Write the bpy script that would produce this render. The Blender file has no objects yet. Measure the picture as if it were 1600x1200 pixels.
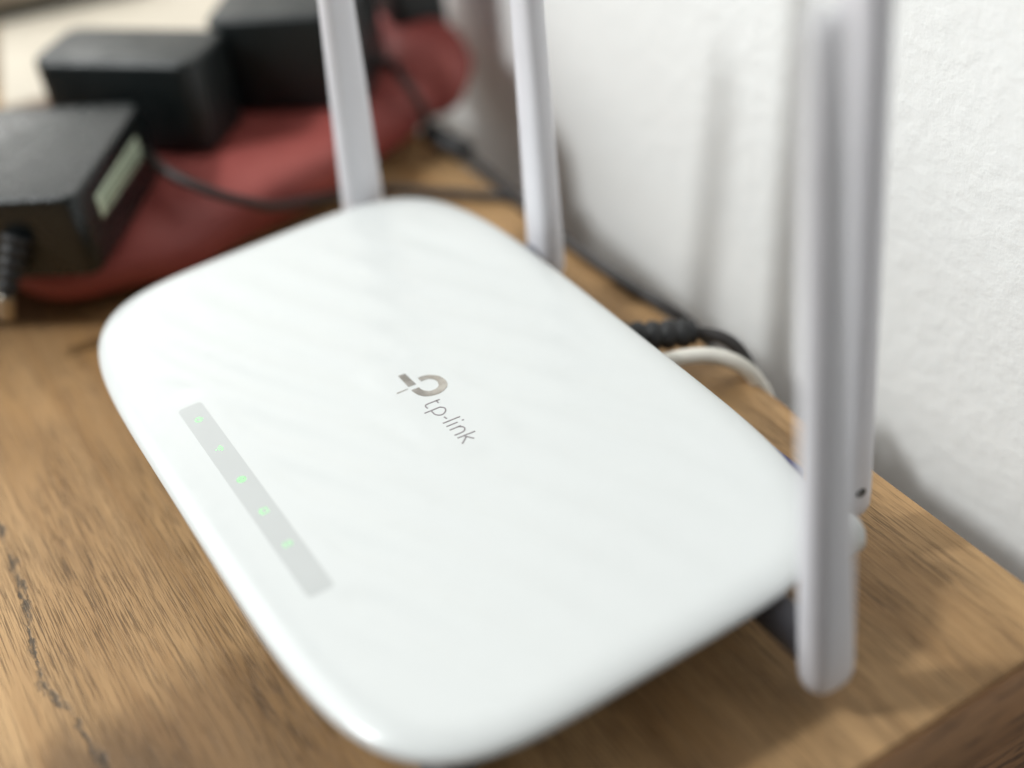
import bpy, bmesh, math, random
from mathutils import Vector, Matrix, noise as mnoise
random.seed(4)
S = 0.001                                   # everything below is written in millimetres
sc = bpy.context.scene
C = sc.collection

# ------------------------------------------------------------------ camera
cam = bpy.data.cameras.new('camera'); camo = bpy.data.objects.new('camera', cam); C.objects.link(camo)
CP = Vector((281.60, -109.43, 268.29))
D = Vector((-0.70994467, 0.35240284, -0.6097465)); R_ = Vector((0.5164972, 0.84911259, -0.11062753)); U = Vector((-0.47875798, 0.39347178, 0.78483804))
M = Matrix.Identity(4)
for i in range(3):
    M[i][0], M[i][1], M[i][2], M[i][3] = R_[i], U[i], -D[i], CP[i]*S
camo.matrix_world = M
cam.sensor_width = 36; cam.lens = 36*2155.9/1600
cam.clip_start = 0.01; cam.clip_end = 50
cam.dof.use_dof = True; cam.dof.focus_distance = 0.378; cam.dof.aperture_fstop = 2.9
sc.camera = camo

# ------------------------------------------------------------------ world and lamps (indoor light)
w = bpy.data.worlds.new('World'); sc.world = w; w.use_nodes = True
bg = w.node_tree.nodes['Background']; bg.inputs[0].default_value = (1.0, 0.975, 0.95, 1); bg.inputs[1].default_value = 0.115
def area(name, loc, target, size, power, col, size_y=None):
    l = bpy.data.lights.new(name, 'AREA'); l.shape = 'ELLIPSE' if size_y else 'DISK'; l.size = size
    if size_y: l.size_y = size_y
    l.energy = power; l.energy = power; l.color = col
    o = bpy.data.objects.new(name, l); C.objects.link(o); o.location = Vector(loc)*S
    o.rotation_euler = (Vector(target)-Vector(loc)).to_track_quat('-Z', 'Y').to_euler(); return o
T0 = Vector((-20, 60, 40)); LD = Vector((-0.25, -0.66, 0.705))
area('ceiling_lamp', T0+LD*1700, T0, 0.17, 17.5, (0.955, 0.99, 0.995))
area('soft_fill', (-950, -880, 1200), (0, 40, 0), 1.4, 22, (0.96, 1.0, 0.99))  # broad fill area added at the front left, stands for no actual window
area('room_light', (-1500, 0, 700), (-60, 20, 0), 0.5, 4.5, (1.0, 0.99, 0.95))
vs = sc.view_settings
vs.view_transform = 'Standard'; vs.look = 'None'; vs.exposure = 0.0; vs.gamma = 1; vs.use_curve_mapping = False
sc.cycles.max_bounces = 8

# ------------------------------------------------------------------ helpers
def srgb(r, g, b):
    f = lambda c: (c/255/12.92) if c/255 <= 0.04045 else ((c/255+0.055)/1.055)**2.4
    return (f(r), f(g), f(b), 1)
class NT:
    def __init__(s, name):
        s.m = bpy.data.materials.new(name); s.m.use_nodes = True; s.t = s.m.node_tree
        s.b = s.t.nodes['Principled BSDF']
    def n(s, typ, **k):
        nd = s.t.nodes.new(typ)
        for a, v in k.items(): setattr(nd, a, v)
        return nd
    def l(s, a, b): s.t.links.new(a, b)
    def math(s, op, a, b=None, c=None, clamp=False):
        nd = s.n('ShaderNodeMath', operation=op); nd.use_clamp = clamp
        for i, v in enumerate((a, b, c)):
            if v is None: continue
            if isinstance(v, (int, float)): nd.inputs[i].default_value = v
            else: s.l(v, nd.inputs[i])
        return nd.outputs[0]
    def mix(s, fac, a, b, blend='MIX'):
        nd = s.n('ShaderNodeMix', data_type='RGBA', blend_type=blend)
        for i, v in ((0, fac), (6, a), (7, b)):
            if isinstance(v, (int, float, tuple)): nd.inputs[i].default_value = v
            else: s.l(v, nd.inputs[i])
        return nd.outputs[2]
    def noise(s, vec, scale, detail=3, rough=0.5):
        nd = s.n('ShaderNodeTexNoise'); nd.inputs['Scale'].default_value = scale
        nd.inputs['Detail'].default_value = detail; nd.inputs['Roughness'].default_value = rough
        s.l(vec, nd.inputs['Vector']); return nd.outputs[0]
    def remap(s, v, a, b, c=0.0, d=1.0, smooth=True):
        nd = s.n('ShaderNodeMapRange'); nd.clamp = True
        nd.interpolation_type = 'SMOOTHSTEP' if smooth else 'LINEAR'
        s.l(v, nd.inputs[0])
        for i, x in enumerate((a, b, c, d)): nd.inputs[i+1].default_value = x
        return nd.outputs[0]
    def mapping(s, vec, scale, rot=(0, 0, 0), loc=(0, 0, 0)):
        nd = s.n('ShaderNodeMapping'); nd.inputs['Scale'].default_value = scale
        nd.inputs['Rotation'].default_value = rot; nd.inputs['Location'].default_value = loc
        s.l(vec, nd.inputs['Vector']); return nd.outputs[0]
    def obj(s):
        return s.n('ShaderNodeTexCoord').outputs['Object']
    def geo(s):
        return s.n('ShaderNodeNewGeometry').outputs['Position']
    def bump(s, h, strength, dist):
        nd = s.n('ShaderNodeBump'); nd.inputs['Strength'].default_value = strength; nd.inputs['Distance'].default_value = dist
        s.l(h, nd.inputs['Height']); s.l(nd.outputs[0], s.b.inputs['Normal'])
    def set(s, **k):
        for a, v in k.items():
            i = s.b.inputs[a.replace('_', ' ')]
            if isinstance(v, (int, float, tuple)): i.default_value = v
            else: s.l(v, i)
        return s.m
def plastic(name, col, rough=0.35, var=0.06, coat=0.0, bump=0.0, bscale=900, spec=0.5):
    t = NT(name); v = t.geo()
    nz = t.remap(t.noise(v, 60, 4), 0.3, 0.7)
    dk = tuple(c*(1-var) for c in col[:3])+(1,)
    t.set(Base_Color=t.mix(nz, dk, col), Roughness=t.remap(t.noise(v, 150, 3), 0.3, 0.7, rough*0.85, rough*1.15), Specular_IOR_Level=spec)
    if coat: t.set(Coat_Weight=coat, Coat_Roughness=0.06)
    if bump: t.bump(t.noise(v, bscale, 2), bump, 0.0004)
    return t.m

# ------------------------------------------------------------------ materials
def wood(name, axis=0, detail=True):
    t = NT(name); P = t.geo()
    if axis == 1:
        P = t.mapping(P, (1, 1, 1), rot=(0, 0, math.pi/2))
    warp = t.n('ShaderNodeVectorMath', operation='MULTIPLY_ADD')
    wn = t.n('ShaderNodeTexNoise'); wn.inputs['Scale'].default_value = 9; wn.inputs['Detail'].default_value = 2
    t.l(t.mapping(P, (0.5, 1.4, 1)), wn.inputs['Vector'])
    t.l(wn.outputs[1], warp.inputs[0]); warp.inputs[1].default_value = (0, 0.0035, 0); t.l(P, warp.inputs[2])
    V = warp.outputs[0]
    broad = t.noise(t.mapping(V, (2.2, 26, 8)), 1.0, 4, 0.6)
    band = t.noise(t.mapping(V, (5, 110, 30)), 1.0, 3, 0.6)
    fine = t.noise(t.mapping(V, (55, 900, 200)), 1.0, 3, 0.65)
    pore = t.noise(t.mapping(V, (62, 3000, 300)), 1.0, 2, 0.5)
    pore2 = t.noise(t.mapping(V, (32, 2300, 300), loc=(3.1, 7, 0)), 1.0, 3, 0.6)
    blotch = t.noise(P, 22, 3, 0.55)
    grey = t.remap(t.noise(t.mapping(P, (7, 22, 9), loc=(1, 2, 0)), 1.0, 3), 0.5, 0.75)
    c = t.mix(t.remap(broad, 0.32, 0.68), srgb(158, 121, 79), srgb(201, 163, 117))
    c = t.mix(t.math('MULTIPLY', t.remap(band, 0.5, 0.75), 0.45), c, srgb(152, 112, 68))
    c = t.mix(t.math('MULTIPLY', t.remap(fine, 0.52, 0.72), 0.5), c, srgb(138, 100, 62))
    c = t.mix(t.math('MULTIPLY', t.remap(blotch, 0.52, 0.75), 0.35), c, srgb(190, 146, 98))
    c = t.mix(t.math('MULTIPLY', grey, 0.6), c, srgb(134, 110, 80))
    mask = t.remap(t.noise(t.mapping(P, (14, 60, 9)), 1.0, 2), 0.36, 0.62)
    po = t.math('MULTIPLY', t.remap(pore, 0.53, 0.60), mask)
    po2 = t.math('MULTIPLY', t.remap(pore2, 0.55, 0.64), 0.8)
    pp = t.math('MAXIMUM', po, po2)
    c = t.mix(t.math('MULTIPLY', pp, 0.74), c, srgb(86, 64, 41))
    h = t.math('MULTIPLY', pp, -1.0)
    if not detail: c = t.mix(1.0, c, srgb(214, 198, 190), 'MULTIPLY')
    if detail:
        sx = t.n('ShaderNodeSeparateXYZ'); t.l(P, sx.inputs[0]); X, Y = sx.outputs[0], sx.outputs[1]
        cu = t.n('ShaderNodeFloatCurve')          # the vein's run across the board, in metres
        pts = [(-.160, -.104), (-.100, -.109), (-.068, -.1113), (-.052, -.1118), (-.037, -.113), (-.022, -.1152), (-.008, -.1165), (.004, -.1168), (.013, -.1139), (.026, -.1128), (.036, -.1119), (.10, -.108)]
        crv = cu.mapping.curves[0]
        nx = lambda x: (x+.2)/.4
        ny = lambda y: (y+.14)/.05
        while len(crv.points) < len(pts): crv.points.new(0.5, 0.5)
        for q, (a, b) in zip(crv.points, pts): q.location = (nx(a), ny(b))
        cu.mapping.update()
        t.l(t.math('MULTIPLY_ADD', X, 2.5, 0.5), cu.inputs['Value'])
        yc = t.math('MULTIPLY_ADD', cu.outputs[0], 0.05, -0.14)
        wob = t.math('MULTIPLY_ADD', t.noise(t.mapping(P, (110, 300, 1)), 1.0, 4, 0.7), 0.006, -0.003)
        dist = t.math('ABSOLUTE', t.math('ADD', t.math('SUBTRACT', Y, yc), wob))
        wid = t.remap(t.noise(t.mapping(P, (90, 20, 1), loc=(5, 0, 0)), 1.0, 3, 0.6), 0.35, 0.7, 0.0004, 0.0029)
        vein = t.math('SUBTRACT', 1.0, t.math('DIVIDE', dist, wid), clamp=True)
        rng = t.math('MULTIPLY', t.remap(X, -.14, -.07), t.remap(X, .03, .06, 1, 0))
        vein = t.math('MULTIPLY', t.math('MULTIPLY', t.remap(vein, 0.0, 0.7), rng), t.remap(t.noise(t.mapping(P, (160, 420, 1), loc=(4, 1, 0)), 1.0, 3, 0.7), 0.38, 0.6, 0.25, 0.9))
        c = t.mix(vein, c, srgb(76, 66, 54))
        # the wood is darker towards the front right, with a ragged end
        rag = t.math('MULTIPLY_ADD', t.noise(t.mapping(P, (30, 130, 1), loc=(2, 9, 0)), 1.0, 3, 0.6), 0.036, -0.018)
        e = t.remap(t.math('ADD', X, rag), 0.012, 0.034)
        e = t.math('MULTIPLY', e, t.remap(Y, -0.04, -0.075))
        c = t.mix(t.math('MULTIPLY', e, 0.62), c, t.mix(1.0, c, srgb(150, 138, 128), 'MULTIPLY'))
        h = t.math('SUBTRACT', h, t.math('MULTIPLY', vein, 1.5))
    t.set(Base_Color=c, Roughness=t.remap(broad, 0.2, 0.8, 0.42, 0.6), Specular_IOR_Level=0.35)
    t.bump(t.math('ADD', h, t.math('MULTIPLY', fine, 0.6)), 0.5, 0.00025)
    return t.m
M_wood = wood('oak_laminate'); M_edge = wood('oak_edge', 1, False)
t = NT('wall_plaster'); v = t.geo()
big = t.noise(v, 130, 4, 0.6); sm = t.noise(v, 420, 3, 0.6)
t.set(Base_Color=t.mix(t.remap(t.noise(v, 9, 3), 0.3, 0.7), srgb(242, 242, 240), srgb(247, 247, 245)), Roughness=0.85, Specular_IOR_Level=0.2)
t.bump(t.math('ADD', t.remap(big, 0.3, 0.75), t.math('MULTIPLY', sm, 0.35)), 0.22, 0.0010); M_wall = t.m
M_white = plastic('white_gloss_plastic', srgb(207, 209, 208), 0.23, 0.004, spec=0.42)
M_matte = plastic('white_satin_plastic', srgb(226, 225, 230), 0.38, 0.03)
M_base = plastic('charcoal_plastic', srgb(58, 56, 58), 0.5, 0.1, bump=0.2)
M_grey = plastic('grey_plastic', srgb(120, 120, 127), 0.4, 0.05)
M_panel = plastic('grey_window_plastic', srgb(186, 188, 187), 0.22, 0.02)
M_black = plastic('black_plastic', srgb(14, 20, 21), 0.3, 0.2, bump=0.35, bscale=1400)
M_black2 = plastic('black_satin_plastic', srgb(15, 22, 23), 0.42, 0.15, bump=0.3, bscale=1200)
M_rubber = plastic('black_rubber', srgb(34, 34, 35), 0.55, 0.2)
M_cable = plastic('dark_cable', srgb(42, 38, 37), 0.5, 0.15)
M_wcable = plastic('white_cable', srgb(226, 222, 212), 0.4, 0.04)
M_blue = plastic('blue_plastic', srgb(62, 58, 120), 0.35, 0.1)
M_cream = plastic('cream_card', srgb(200, 190, 174), 0.7, 0.06)
M_taupe = plastic('taupe_card', srgb(150, 138, 122), 0.7, 0.06)
M_darkc = plastic('dark_olive_cloth', srgb(44, 44, 34), 0.8, 0.1)
M_dark = plastic('dark_hole', srgb(60, 60, 58), 0.5, 0.1)
M_metal = NT('dull_metal').set(Base_Color=srgb(170, 162, 150), Metallic=1.0, Roughness=0.3)
t = NT('brushed_silver_print'); v = t.geo()
t.set(Base_Color=t.mix(t.remap(t.noise(v, 260, 3), 0.35, 0.65), srgb(168, 163, 156), srgb(190, 186, 180)), Metallic=0.9, Roughness=0.18); M_silver = t.m
M_print = plastic('grey_print', srgb(138, 132, 134), 0.35, 0.05)
M_sticker = plastic('pale_green_sticker', srgb(196, 208, 184), 0.5, 0.05)
M_ink = plastic('sticker_ink', srgb(104, 120, 100), 0.6, 0.05)
t = NT('green_led'); t.set(Base_Color=srgb(90, 130, 95), Emission_Color=srgb(190, 248, 190), Emission_Strength=0.8, Roughness=0.4); M_led = t.m
t = NT('red_leather'); v = t.geo()
t.set(Base_Color=t.mix(t.remap(t.noise(v, 28, 4), 0.3, 0.7), srgb(138, 62, 57), srgb(158, 80, 74)), Roughness=0.55, Specular_IOR_Level=0.4)
t.bump(t.noise(v, 500, 3), 0.25, 0.0006); M_red = t.m

# ------------------------------------------------------------------ mesh helpers
def link(name, me, mat, parent=None, smooth=True, mats=None):
    o = bpy.data.objects.new(name, me); C.objects.link(o)
    if mat: me.materials.append(mat)
    if smooth:
        for f in me.polygons: f.use_smooth = True
    if parent: o.parent = parent
    return o
def mesh(name, V, F, mat, parent=None, smooth=True):
    me = bpy.data.meshes.new(name); me.from_pydata([tuple(c*S for c in v) for v in V], [], F)
    bm = bmesh.new(); bm.from_mesh(me); bmesh.ops.recalc_face_normals(bm, faces=bm.faces); bm.to_mesh(me); bm.free()
    return link(name, me, mat, parent, smooth)
def empty(name, loc=(0, 0, 0)):
    o = bpy.data.objects.new(name, None); C.objects.link(o); o.empty_display_size = 0.02; return o
def tag(o, label, cat, group=None, kind=None):
    o['label'] = label; o['category'] = cat
    if group: o['group'] = group
    return o
def loft(rings, cap=True):
    n = len(rings[0]); V = [p for r in rings for p in r]; F = []
    for i in range(len(rings)-1):
        for j in range(n):
            k = (j+1) % n; F.append((i*n+j, i*n+k, (i+1)*n+k, (i+1)*n+j))
    if cap: F.append(tuple(range(n))[::-1]); F.append(tuple(range((len(rings)-1)*n, len(rings)*n)))
    return V, F
def rbox(name, c, ux, uy, uz, size, bev, mat, parent=None, seg=3):
    """rounded box: centre, three axes, full sizes"""
    bm = bmesh.new(); bmesh.ops.create_cube(bm, size=1.0)
    ux, uy, uz = (Vector(a).normalized() for a in (ux, uy, uz))
    for v in bm.verts: v.co = Vector((v.co.x*size[0], v.co.y*size[1], v.co.z*size[2]))
    if isinstance(bev, tuple):      # (vertical edges, others)
        ve = [e for e in bm.edges if abs((e.verts[0].co-e.verts[1].co).normalized().z) > .9]
        bmesh.ops.bevel(bm, geom=ve, offset=bev[0], segments=6, affect='EDGES', profile=.5)
        oe = [e for e in bm.edges if len(e.link_faces) == 2 and e.calc_face_angle(0) > 1.2]
        bmesh.ops.bevel(bm, geom=oe, offset=bev[1], segments=seg, affect='EDGES', profile=.5)
    elif bev: bmesh.ops.bevel(bm, geom=bm.edges[:], offset=bev, segments=seg, affect='EDGES', profile=.5)
    for v in bm.verts: v.co = (Vector(c)+ux*v.co.x+uy*v.co.y+uz*v.co.z)*S
    bmesh.ops.recalc_face_normals(bm, faces=bm.faces)
    me = bpy.data.meshes.new(name); bm.to_mesh(me); bm.free()
    o = link(name, me, mat, parent, True)
    me.set_sharp_from_angle(angle=math.radians(50)) if hasattr(me, 'set_sharp_from_angle') else None
    return o
def spline(P, n=10):
    P = [Vector(p) for p in P]; Q = [P[0]*2-P[1]]+P+[P[-1]*2-P[-2]]; out = []
    for i in range(1, len(Q)-2):
        for k in range(n):
            s = k/n; a, b, c, d = Q[i-1], Q[i], Q[i+1], Q[i+2]
            out.append(0.5*((2*b)+(c-a)*s+(2*a-5*b+4*c-d)*s*s+(3*b-a-3*c+d)*s**3))
    return out+[P[-1]]
def tube_rings(path, rad, n=14):
    rings = []; up = Vector((0, 0, 1))
    for i, p in enumerate(path):
        t_ = (path[min(i+1, len(path)-1)]-path[max(i-1, 0)]).normalized()
        a = t_.cross(up); a = a.normalized() if a.length > .1 else t_.cross(Vector((1, 0, 0))).normalized()
        b = a.cross(t_); r = rad(i/(len(path)-1)) if callable(rad) else rad
        rings.append([tuple(p+(a*math.cos(2*math.pi*k/n)+b*math.sin(2*math.pi*k/n))*r) for k in range(n)])
    return rings
def tube(name, P, rad, mat, parent=None, n=14, sub=10):
    V, F = loft(tube_rings(spline(P, sub), rad, n)); return mesh(name, V, F, mat, parent)
def ribbed(name, a, b, r0, r1, mat, parent, ribs=6, deep=.66):
    a, b = Vector(a), Vector(b); N = ribs*6
    prof = lambda s: (r0+(r1-r0)*s)*(1.0 if (s*ribs) % 1 < .62 else deep)
    V, F = loft(tube_rings([a+(b-a)*(i/N) for i in range(N+1)], prof, 18)); return mesh(name, V, F, mat, parent)
def flat(name, poly, z0, z1, mat, parent=None):
    n = len(poly); V = [(x, y, z0) for x, y in poly]+[(x, y, z1) for x, y in poly]
    F = [tuple(range(n, 2*n)), tuple(range(n))[::-1]]+[(i, (i+1) % n, n+(i+1) % n, n+i) for i in range(n)]
    return V, F
def stroke(pts, wd, z0, z1):
    """ribbon of width wd along a 2-D polyline"""
    P = [Vector(p) for p in pts]; L = []; Rr = []
    for i, p in enumerate(P):
        d = (P[min(i+1, len(P)-1)]-P[max(i-1, 0)]).normalized(); nrm = Vector((-d.y, d.x))*wd/2
        L.append(p+nrm); Rr.append(p-nrm)
    V = []; F = []
    for a, b in zip(L, Rr): V += [(a.x, a.y, z0), (b.x, b.y, z0), (b.x, b.y, z1), (a.x, a.y, z1)]
    for i in range(len(P)-1):
        o = i*4
        for k in range(4): F.append((o+k, o+(k+1) % 4, o+4+(k+1) % 4, o+4+k))
    F += [(0, 1, 2, 3), tuple(len(V)-4+k for k in (3, 2, 1, 0))]
    return V, F
def join(parts):
    V = []; F = []
    for v, f in parts:
        o = len(V); V += v; F += [tuple(i+o for i in q) for q in f]
    return V, F

# ------------------------------------------------------------------ setting: wall, table
wall = rbox('wall', (-300, 205, 300), (1, 0, 0), (0, 1, 0), (0, 0, 1), (2600, 100, 2000), 0, M_wall)
wall['kind'] = 'structure'
for f in wall.data.polygons: f.use_smooth = False
tb = tag(empty('wooden_table'), 'brown oak wood table top standing in front of the white wall', 'table')
TX, TY = 141.5, 105.4
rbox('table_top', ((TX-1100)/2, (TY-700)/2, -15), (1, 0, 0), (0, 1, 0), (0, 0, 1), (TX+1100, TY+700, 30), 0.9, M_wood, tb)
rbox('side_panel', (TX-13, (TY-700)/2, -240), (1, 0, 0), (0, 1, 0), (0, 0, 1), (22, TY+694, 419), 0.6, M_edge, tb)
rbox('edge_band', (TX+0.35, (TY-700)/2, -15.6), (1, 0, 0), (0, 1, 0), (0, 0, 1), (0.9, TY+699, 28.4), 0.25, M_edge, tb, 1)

# ------------------------------------------------------------------ the router
rt = tag(empty('wifi_router'), 'white rounded wifi router with four upright antennas and a grey indicator strip', 'router')
A_, B_, NP, CX = 114.4, 69.0, 4.8, -1.6
NS = 240
def outline(inset):
    pts = []
    for i in range(NS):
        th = 2*math.pi*i/NS; c, s = math.cos(th), math.sin(th)
        x = A_*math.copysign(abs(c)**(2/NP), c); y = B_*math.copysign(abs(s)**(2/NP), s)
        gx = NP*abs(x/A_)**(NP-1)/A_*math.copysign(1, x); gy = NP*abs(y/B_)**(NP-1)/B_*math.copysign(1, y)
        g = math.hypot(gx, gy); pts.append((CX+x-inset*gx/g, y-inset*gy/g))
    return pts
def even(inset):
    """resample the outline to even spacing"""
    P = outline(inset); P.append(P[0]); acc = [0]
    for a, b in zip(P, P[1:]): acc.append(acc[-1]+math.dist(a, b))
    out = []; j = 0
    for i in range(NS):
        d = acc[-1]*i/NS
        while acc[j+1] < d: j += 1
        s = (d-acc[j])/(acc[j+1]-acc[j]+1e-9); out.append((P[j][0]+(P[j+1][0]-P[j][0])*s, P[j][1]+(P[j+1][1]-P[j][1])*s))
    return out
ZT, HR, RR = 33.6, 3.2, 9.0
def wave(x, y):
    q = 0.377*x-0.926*y+5*math.sin((0.926*x+0.377*y)/46)
    return 0.20*math.sin(2*math.pi*q/14.0)
def flatmask(x, y):                         # calm round the indicator window and the logo
    def box(x0, x1, y0, y1):
        d = math.hypot(max(x0-x, 0, x-x1), max(y0-y, 0, y-y1)); k = min(1, d/7); return k*k*(3-2*k)
    return min(box(-44, 50, -57, -46), box(-18, 24, -3, 14))
rings = []
for ins, z in ((15.5, 26.9), (4.5, 27.3), (2.0, 28.0), (0.6, 28.9), (0.0, ZT-HR)):
    rings.append([(x, y, z) for x, y in even(ins)])
for k in range(1, 15):
    u = 1-k/14; ins = RR*(1-math.sqrt(1-(1-u)**2)) if k < 5 else RR*(k/14)
    ins = RR*(1-math.cos(math.pi/2*k/14))
    zz = ZT-HR+HR*math.sin(math.pi/2*k/14)
    rings.append([(x, y, zz) for x, y in even(ins)])
inner = even(RR)
for k in range(1, 44):
    s = 1-k/44.
    fade = min(1, k/8)
    rings.append([(CX+(x-CX)*s, y*s, ZT+(wave(x*s, y*s)-0.2)*fade*flatmask(x*s, y*s)) for x, y in inner])
V, F = loft(rings)
mesh('top_cover', V, F, M_white, rt)
rings = [[(x, y, z) for x, y in even(i)] for i, z in ((22, 2.2), (20, 2.6), (19.5, 4), (19, 10), (15.0, 27.1), (17, 27.15))]
V, F = loft(rings); mesh('base_shell', V, F, M_base, rt)
for x in (-85, 85):
    for y in (-42, 42):
        V, F = loft([[(x+r*math.cos(a*math.pi/8), y+r*math.sin(a*math.pi/8), z) for a in range(16)] for r, z in ((6, 0.0), (7, .5), (7, 2.3))])
        mesh('rubber_foot', V, F, M_rubber, rt)
# indicator window
def rrect(x0, x1, y0, y1, r, n=5):
    P = []
    for cx, cy, a in ((x1-r, y1-r, 0), (x0+r, y1-r, 90), (x0+r, y0+r, 180), (x1-r, y0+r, 270)):
        for i in range(n+1):
            b = math.radians(a+90*i/n); P.append((cx+r*math.cos(b), cy+r*math.sin(b)))
    return P
V, F = flat('w', rrect(-42.2, 48.2, -55.0, -47.9, 1.3), ZT-1.5, ZT+0.06, None)
win = mesh('indicator_window', V, F, M_panel, rt, False)
def arc(cx, cy, r, a0, a1, n=16):
    return [(cx+r*math.cos(math.radians(a0+(a1-a0)*i/n)), cy+r*math.sin(math.radians(a0+(a1-a0)*i/n))) for i in range(n+1)]
zi0, zi1 = ZT+.06, ZT+.10
LX = [-34.4, -18.5, -2.6, 12.7, 27.8]; LY = -51.45
def disc(cx, cy, r): return flat('d', arc(cx, cy, r, 0, 345, 23), zi0, zi1, None)
w_ = 0.5
icons = [
    join([stroke(arc(LX[0], LY, .95, 125, 415), w_, zi0, zi1), stroke([(LX[0], LY+.2), (LX[0], LY+1.3)], w_, zi0, zi1)]),
    join([disc(LX[1], LY-1.0, .28), stroke(arc(LX[1], LY-1.0, .95, 45, 135), w_, zi0, zi1), stroke(arc(LX[1], LY-1.0, 1.75, 45, 135), w_, zi0, zi1)]),
    join([stroke(arc(LX[2], LY, 1.1, 0, 360), w_, zi0, zi1), stroke([(LX[2]-1.1, LY), (LX[2]+1.1, LY)], w_, zi0, zi1), stroke([(LX[2]+.5*math.cos(a*math.pi/8), LY+1.1*math.sin(a*math.pi/8)) for a in range(17)], w_*.8, zi0, zi1)]),
    join([stroke([(LX[3]-1.3, LY-.7), (LX[3]+1.3, LY-.7)], w_, zi0, zi1), stroke([(LX[3]-1, LY-.55), (LX[3]-1, LY+.9), (LX[3]+1, LY+.9), (LX[3]+1, LY-.55)], w_, zi0, zi1), stroke([(LX[3]-.5, LY-1.1), (LX[3]+.5, LY-1.1)], w_, zi0, zi1)]),
    join([stroke(arc(LX[4], LY, 1.0, 20, 160), w_, zi0, zi1), stroke(arc(LX[4], LY, 1.0, 200, 340), w_, zi0, zi1), disc(LX[4], LY, .35)]),
]
for V, F in icons: mesh('indicator_light', V, F, M_led, win, False)
# emblem and lettering
ze0, ze1 = ZT-.3, ZT+.09
RING = [(-11.26, 6.62), (-11.04, 8.59), (-9.91, 10.42), (-8.09, 11.86), (-5.57, 12.38), (-3.39, 11.97), (-1.93, 10.7), (-1.11, 8.69), (-1.32, 6.41), (-2.44, 4.28), (-4.11, 3.13), (-5.75, 2.64), (-7.47, 2.43), (-7.21, 4.8), (-5.68, 5.0), (-4.18, 5.91), (-3.51, 7.26), (-3.72, 8.76), (-4.58, 9.75), (-6.39, 10.23), (-7.96, 9.7), (-9.04, 8.55), (-9.26, 6.59)]
no = 13
outer = [tuple(v)[:2] for v in spline([(x, y, 0) for x, y in RING[:no]], 5)]
inn = [tuple(v)[:2] for v in spline([(x, y, 0) for x, y in RING[no:]], 5)]
# strip between outer and reversed inner, resampled to the same count
def resamp(P, n):
    acc = [0]
    for a, b in zip(P, P[1:]): acc.append(acc[-1]+math.dist(a, b))
    out = []; j = 0
    for i in range(n):
        d = acc[-1]*i/(n-1)
        while j < len(acc)-2 and acc[j+1] < d: j += 1
        s = (d-acc[j])/(acc[j+1]-acc[j]+1e-9); out.append((P[j][0]+(P[j+1][0]-P[j][0])*s, P[j][1]+(P[j+1][1]-P[j][1])*s))
    return out
a_, b_ = resamp(outer, 50), resamp(inn[::-1], 50)
V = []; F = []
for (x, y), (x2, y2) in zip(a_, b_): V += [(x, y, ze0), (x2, y2, ze0), (x2, y2, ze1), (x, y, ze1)]
for i in range(49):
    for k in range(4): F.append((i*4+k, i*4+(k+1) % 4, i*4+4+(k+1) % 4, i*4+4+k))
F += [(0, 1, 2, 3), (199, 198, 197, 196)]
em = mesh('emblem', V, F, M_silver, rt, False)
V, F = flat('s', [(-15.83, 2.62), (-15.43, 4.67), (-9.01, 4.9), (-9.3, 2.51)], ze0, ze1, None); mesh('emblem_stem', V, F, M_silver, em, False)
V, F = flat('s', [(-8.98, -1.46), (-8.75, 1.9), (-8.45, 1.9), (-8.55, -1.5)], ze0, ze1, None); mesh('emblem_bar', V, F, M_silver, em, False)
LET = [[[(1.34, 6.82), (1.02, 3.08), (1.3, 2.32), (2.16, 2.12), (2.7, 2.34)], [(1.2, 5.77), (2.5, 5.78)]],
       [[(4.06, 0.5), (4.40, 5.4)], [(4.44, 5.28), (5.53, 6.04), (6.74, 5.7), (7.59, 4.55), (7.46, 3.45), (6.28, 2.58), (4.4, 2.5)]],
       [[(8.9, 4.06), (10.0, 4.25)]],
       [[(11.13, 2.42), (11.54, 7.6)]],
       [[(12.97, 2.5), (13.24, 5.85)], [(13.3, 7.2), (13.36, 7.75)]],
       [[(14.85, 2.5), (15.1, 5.85)], [(15.05, 5.0), (15.94, 6.03), (16.96, 5.98), (17.7, 5.0), (17.6, 2.4)]],
       [[(19.1, 2.5), (19.6, 7.69)], [(22.0, 6.0), (19.5, 4.4)], [(20.1, 4.6), (21.9, 2.4)]]]
for L in LET:
    parts = []
    for s_ in L:
        pts = [tuple(v)[:2] for v in spline([(x, y, 0) for x, y in s_], 4)] if len(s_) > 3 else s_
        parts.append(stroke(pts, 0.40 if len(L) > 0 else .4, ze0, ze1))
    V, F = join(parts); mesh('letter', V, F, M_print, rt, False)

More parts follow.
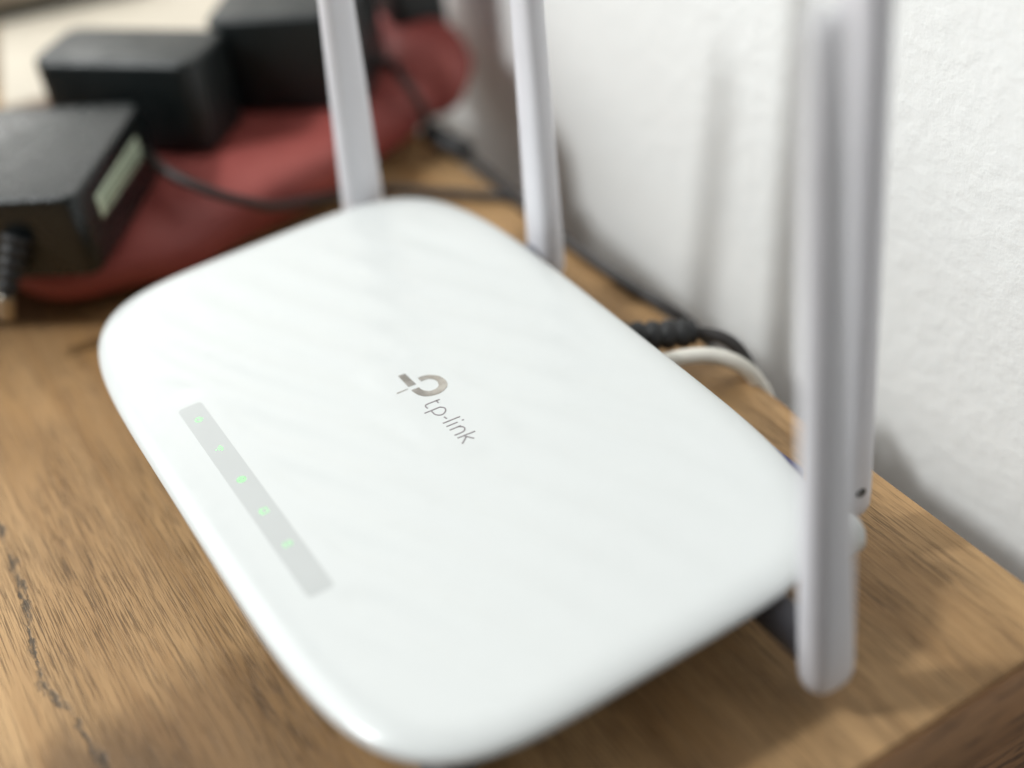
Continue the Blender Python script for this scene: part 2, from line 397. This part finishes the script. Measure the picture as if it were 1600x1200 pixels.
# antennas: base point, lean, wide direction
def antenna(base, top_shift, wide, length, w0, w1, t0, t1, hinge_dir, label, screw=None, hz=9):
    base = Vector(base); wide = Vector(wide).normalized(); ax = (Vector((0, 0, length))+Vector(top_shift)).normalized()
    thk = wide.cross(ax).normalized()
    n = 28; rings = []
    prof = [(0, .30), (.6, .62), (2, .86), (4.5, .98), (8, 1), (30, 1), (60, .98), (100, .95), (140, .9), (length-6, .84), (length-3, .74), (length-1, .5), (length, .2)]
    for h, k in prof:
        f_ = min(1, max(0, (h-15)/(length-15))); wd = (w0+(w1-w0)*f_)*(k if h < 9 or h > length-7 else 1); th = (t0+(t1-t0)*f_)*(k if h < 9 or h > length-7 else 1)
        r = []
        for i in range(n):
            a = 2*math.pi*i/n; c, s = math.cos(a), math.sin(a)
            e = 2/2.7
            r.append(tuple(base+ax*h+wide*(wd/2*math.copysign(abs(c)**e, c))+thk*(th/2*math.copysign(abs(s)**e, s))))
        rings.append(r)
    V, F = loft(rings); o = mesh('antenna', V, F, M_matte, rt); o['label'] = label
    c = base+ax*hz; hd = Vector(hinge_dir).normalized()
    V, F = loft(tube_rings([c+hd*q for q in (3.0, 4.2, 9.0, 22.0)], lambda s: 5.0 if s > .1 else 4.4, 22))
    mesh('hinge', V, F, M_grey, o)
    if screw:
        p, nrm = Vector(screw[0]), Vector(screw[1]).normalized()
        V, F = loft(tube_rings([p-nrm*1.2, p+nrm*.12, p+nrm*.16], lambda s: 1.5 if s < .9 else 1.2, 14)); mesh('screw_hole', V, F, M_dark, o)
    return o
antenna((123, 40.0, 7.0), (0, -6, 0), (0, 1, 0), 170, 13.4, 7.6, 9.5, 6.0, (-1, 0, 0), 'antenna on the near short side, closest to the camera')
antenna((86, 78, 14), (0, 0, 0), (1, 0, 0), 173, 15, 10.5, 10, 7.5, (0, -1, 0), 'antenna at the right end of the back edge', ((93.3, 77, 25), (1, -.1, 0)))
antenna((-58, 78, 14), (11, 0, 0), (1, 0, 0), 173, 14.2, 9, 9.5, 6.6, (0, -1, 0), 'antenna at the far end of the back edge')
antenna((-123.5, 42, 6), (29, -1, 0), (0, 1, 0), 173, 15, 7.6, 10, 6.5, (1, 0, 0), 'antenna on the far short side beside the red pouch')
# knuckle and ports on the back
V, F = loft(tube_rings([Vector((97.5, 60, 20)), Vector((97.5, 66, 20)), Vector((97.5, 69.5, 20)), Vector((97.5, 71, 20))], lambda s: 6 if s < .9 else 4.4, 22))
mesh('antenna_socket', V, F, M_white, rt)
rbox('blue_port', (68, 66.5, 16), (1, 0, 0), (0, 1, 0), (0, 0, 1), (16, 14, 14), 0.8, M_blue, rt)
for x in (0, 18, 36, 52): rbox('network_port', (x+4, 62.5, 15), (1, 0, 0), (0, 1, 0), (0, 0, 1), (13.5, 3, 12), 0.5, M_dark, rt, 1)

# ------------------------------------------------------------------ leads behind the router
pc = tag(empty('power_lead'), 'black power lead with ribbed plug sleeve, plugged in behind the router', 'cable')
rbox('plug', (-15.5, 70, 14), (.4, .9, 0), (.9, -.4, 0), (0, 0, 1), (14, 9.5, 9.5), 2.2, M_rubber, pc)
ribbed('strain_relief', (-13, 76, 13.5), (-2.5, 97, 12), 5.2, 4.4, M_rubber, pc, 5, .84)
tube('cord', [(-3, 96, 12), (1, 100.5, 11.5), (5.5, 103.5, 10.5), (9.5, 106, 6.5), (11, 110, -4), (9, 115, -22), (2, 119, -36), (-10, 117, -22), (-22, 111, -4), (-34, 106, 2.2), (-50, 104.2, 2.2), (-83, 103.6, 2.2), (-106, 103.8, 2.2), (-139, 107.5, 0.8), (-165, 108, 2.2), (-175, 104, 5)], 2.1, M_cable, pc)
tube('inline_connector', [(-167, 108.0, 5), (-172, 105.8, 5.5), (-186, 101, 9)], lambda s: 4.6, M_rubber, pc)
ec = tag(empty('network_lead'), 'white network lead arching out from behind the router', 'cable')
rbox('connector', (3, 68, 14), (.2, .95, 0), (.95, -.2, 0), (0, 0, 1), (16, 11, 8), 1, M_wcable, ec)
tube('cord', [(4, 74, 13.5), (5, 81, 13), (7, 88, 12.5), (10, 95, 11), (14, 101, 7.5), (17, 106, 0), (18.5, 109.5, -14), (19, 112, -60), (19, 114, -140)], 2.5, M_wcable, ec)

# ------------------------------------------------------------------ red pouch
def pouch():
    V = []; F = []; nu, nv = 96, 40
    ctr = Vector((-219, 18, 0)); ya = Vector((-.235, .97, 0)).normalized(); xa = Vector((.97, .235, 0)).normalized()
    def pt(u, v):
        # u round the plan, v from bottom to top
        c, s = math.cos(u), math.sin(u); e = 2/3.0
        ax, ay = 57, 96
        lat = math.sin(v); cap = math.cos(v)
        k = abs(lat)**(2/3.4)
        x = ax*math.copysign(abs(c)**e, c)*k; y = ay*math.copysign(abs(s)**e, s)*k
        hh = 12.5+3*max(0, min(1, (y+70)/70)); z = hh+.4-hh*math.copysign(abs(cap)**(2/3.0), cap)
        fold = 2.3*math.sin(u*9+1.3*math.sin(u*3))*k
        x += c*fold; y += s*fold*.6
        q = Vector((x, y, z))*0.03; z += 2.2*mnoise.noise(q)*(1 if z > 4 else 0)
        return ctr+xa*x+ya*y+Vector((0, 0, max(z, .3)))
    rings = [[tuple(pt(2*math.pi*i/nu, 0.12+(math.pi-.24)*j/nv)) for i in range(nu)] for j in range(nv+1)]
    return loft(rings)
V, F = pouch()
def lobe(c, r, seed):
    rings = []; c = Vector(c)
    for j in range(17):
        v = .1+(math.pi-.2)*j/16; ring = []
        for i in range(40):
            u = 2*math.pi*i/40
            p = Vector((math.sin(v)*math.cos(u), math.sin(v)*math.sin(u), -math.cos(v)))
            k = 1+.12*mnoise.noise(p*1.6+Vector((seed, 0, 0)))+.03*math.sin(7*u)
            ring.append(tuple(c+Vector((p.x*r[0], p.y*r[1], p.z*r[2]))*k))
        rings.append(ring)
    return loft(rings)
V, F = join([(V, F), lobe((-228, 116, 20), (36, 24, 20), 3), lobe((-252, 120, 32), (34, 22, 15), 8)])
po = mesh('red_pouch', V, F, M_red)
m_ = po.modifiers.new('r', 'REMESH'); m_.mode = 'VOXEL'; m_.voxel_size = 0.0022; m_.use_smooth_shade = True
m_ = po.modifiers.new('s', 'SMOOTH'); m_.iterations = 6; m_.factor = .5
tag(po, 'dark red leather pouch lying under the black adapters', 'pouch')

# ------------------------------------------------------------------ adapters on the pouch
la = tag(empty('laptop_adapter'), 'black laptop adapter with a pale green sticker on its side', 'adapter')
ua = Vector((-.79, .61, 0)).normalized(); ub = Vector((-.61, -.79, 0)).normalized()
A0 = Vector((-141, -48.5, 0)); LZ0, LZ1 = 26.5, 57.0
cc = A0+ua*35+ub*58+Vector((0, 0, (LZ0+LZ1)/2))
rbox('adapter_body', cc, ua, ub, (0, 0, 1), (70, 116, LZ1-LZ0), (5.5, 1.8), M_black, la)
sp = A0+ua*35-ub*.1+Vector((0, 0, 45.3))
rbox('sticker', sp, ua, (0, 0, 1), ub, (42, 8.5, .5), 0.1, M_sticker, la, 1)
for k in (-2.4, 0, 2.4): rbox('printed_line', sp-ub*.28+Vector((0, 0, k)), ua, (0, 0, 1), ub, (36, 1.1, .12), 0, M_ink, la, 1)
s0 = A0+ub*24-ua*1+Vector((0, 0, 44)); s1 = s0-ua*9+ub*6+Vector((0, 0, -17))
ribbed('strain_relief', s0, s1, 5.2, 3.6, M_rubber, la, 5)
tube('metal_tip', [s1, s1-ua*2+Vector((0, 0, -8))+ub*2], 3.0, M_metal, la)

pa = tag(empty('plug_adapter'), 'black rounded power adapter resting on the red pouch behind the laptop adapter', 'adapter')
fx = Vector((50, 46, 0)).normalized(); fy = Vector((-46, 50, 0)).normalized()
ca = Vector((-214, -10, 0))+fy*15+Vector((0, 0, 49))
rbox('adapter_body', ca, fx, fy, (0, 0, 1), (69, 32, 37), (7, 2.5), M_black2, pa)
tube('cord', [(-206, -10, 40), (-173.1, -10.5, 40.0), (-155.7, -0.2, 34.0), (-152.6, 13.7, 25.0), (-157.0, 24.2, 18.0), (-167.3, 48.2, 8.0), (-166.3, 69.2, 3.0), (-138.0, 96.0, 2.2), (-128, 104, 2.0), (-122, 109, -6), (-119, 113, -40), (-118, 114, -90)], 1.9, M_cable, pa)

qa = tag(empty('power_brick'), 'large black power brick on the red pouch near the wall', 'adapter')
gx = Vector((24, 30, 0)).normalized(); gy = Vector((-30, 24, 0)).normalized()
cb = Vector((-217, 29, 0))+gx*29+gy*23+Vector((0, 0, 50.3))
rbox('brick_body', cb, gx, gy, (0, 0, 1), (58, 46, 39), (6, 2.5), M_black2, qa)
tube('cord', [cb+gx*24+gy*5+Vector((0, 0, -9)), cb+gx*34+gy*4+Vector((0, 0, -14)), (-180, 92, 36), (-182, 98, 22), (-184, 101, 9.5)], 2.0, M_cable, qa)

ch = tag(empty('charger_block'), 'tall black charger block at the back of the red pouch, beside the wall', 'charger')
rbox('block_body', (-243, 122, 68), (1, .08, 0), (-.08, 1, 0), (0, 0, 1), (44, 26, 74), (5, 2), M_black2, ch)
rbox('cap', (-243, 122, 106.4), (1, .08, 0), (-.08, 1, 0), (0, 0, 1), (38, 20, 3), (3, .8), M_black, ch)

# ------------------------------------------------------------------ pale things in the far corner
ba = Vector((-.97, .23, 0)).normalized(); bb = Vector((.23, .97, 0)).normalized()
cbx = Vector((-296, -42, 0))+ba*60+bb*68+Vector((0, 0, 15.2))
rbox('cream_box', cbx, ba, bb, (0, 0, 1), (120, 136, 30), 1.5, M_cream)
tag(bpy.data.objects['cream_box'], 'flat cream card box behind the black adapters', 'box')
nb = tag(empty('notebook'), 'pale notebook with dark cover edge in the far corner', 'notebook')
cn = Vector((-392, -20, 0))+Vector((-.96, .26, 0))*70+Vector((.26, .96, 0))*20
for nm, zc, th, m, ins in (('back_cover', 33.8, 6.4, M_darkc, 0), ('page_block', 42.5, 11, M_cream, 2.5), ('front_cover', 49.2, 2, M_cream, 0)):
    rbox(nm, cn+Vector((0, 0, zc)), (-.96, .26, 0), (.26, .96, 0), (0, 0, 1), (140-ins*2, 110-ins*2, th), .4, m, nb, 1)
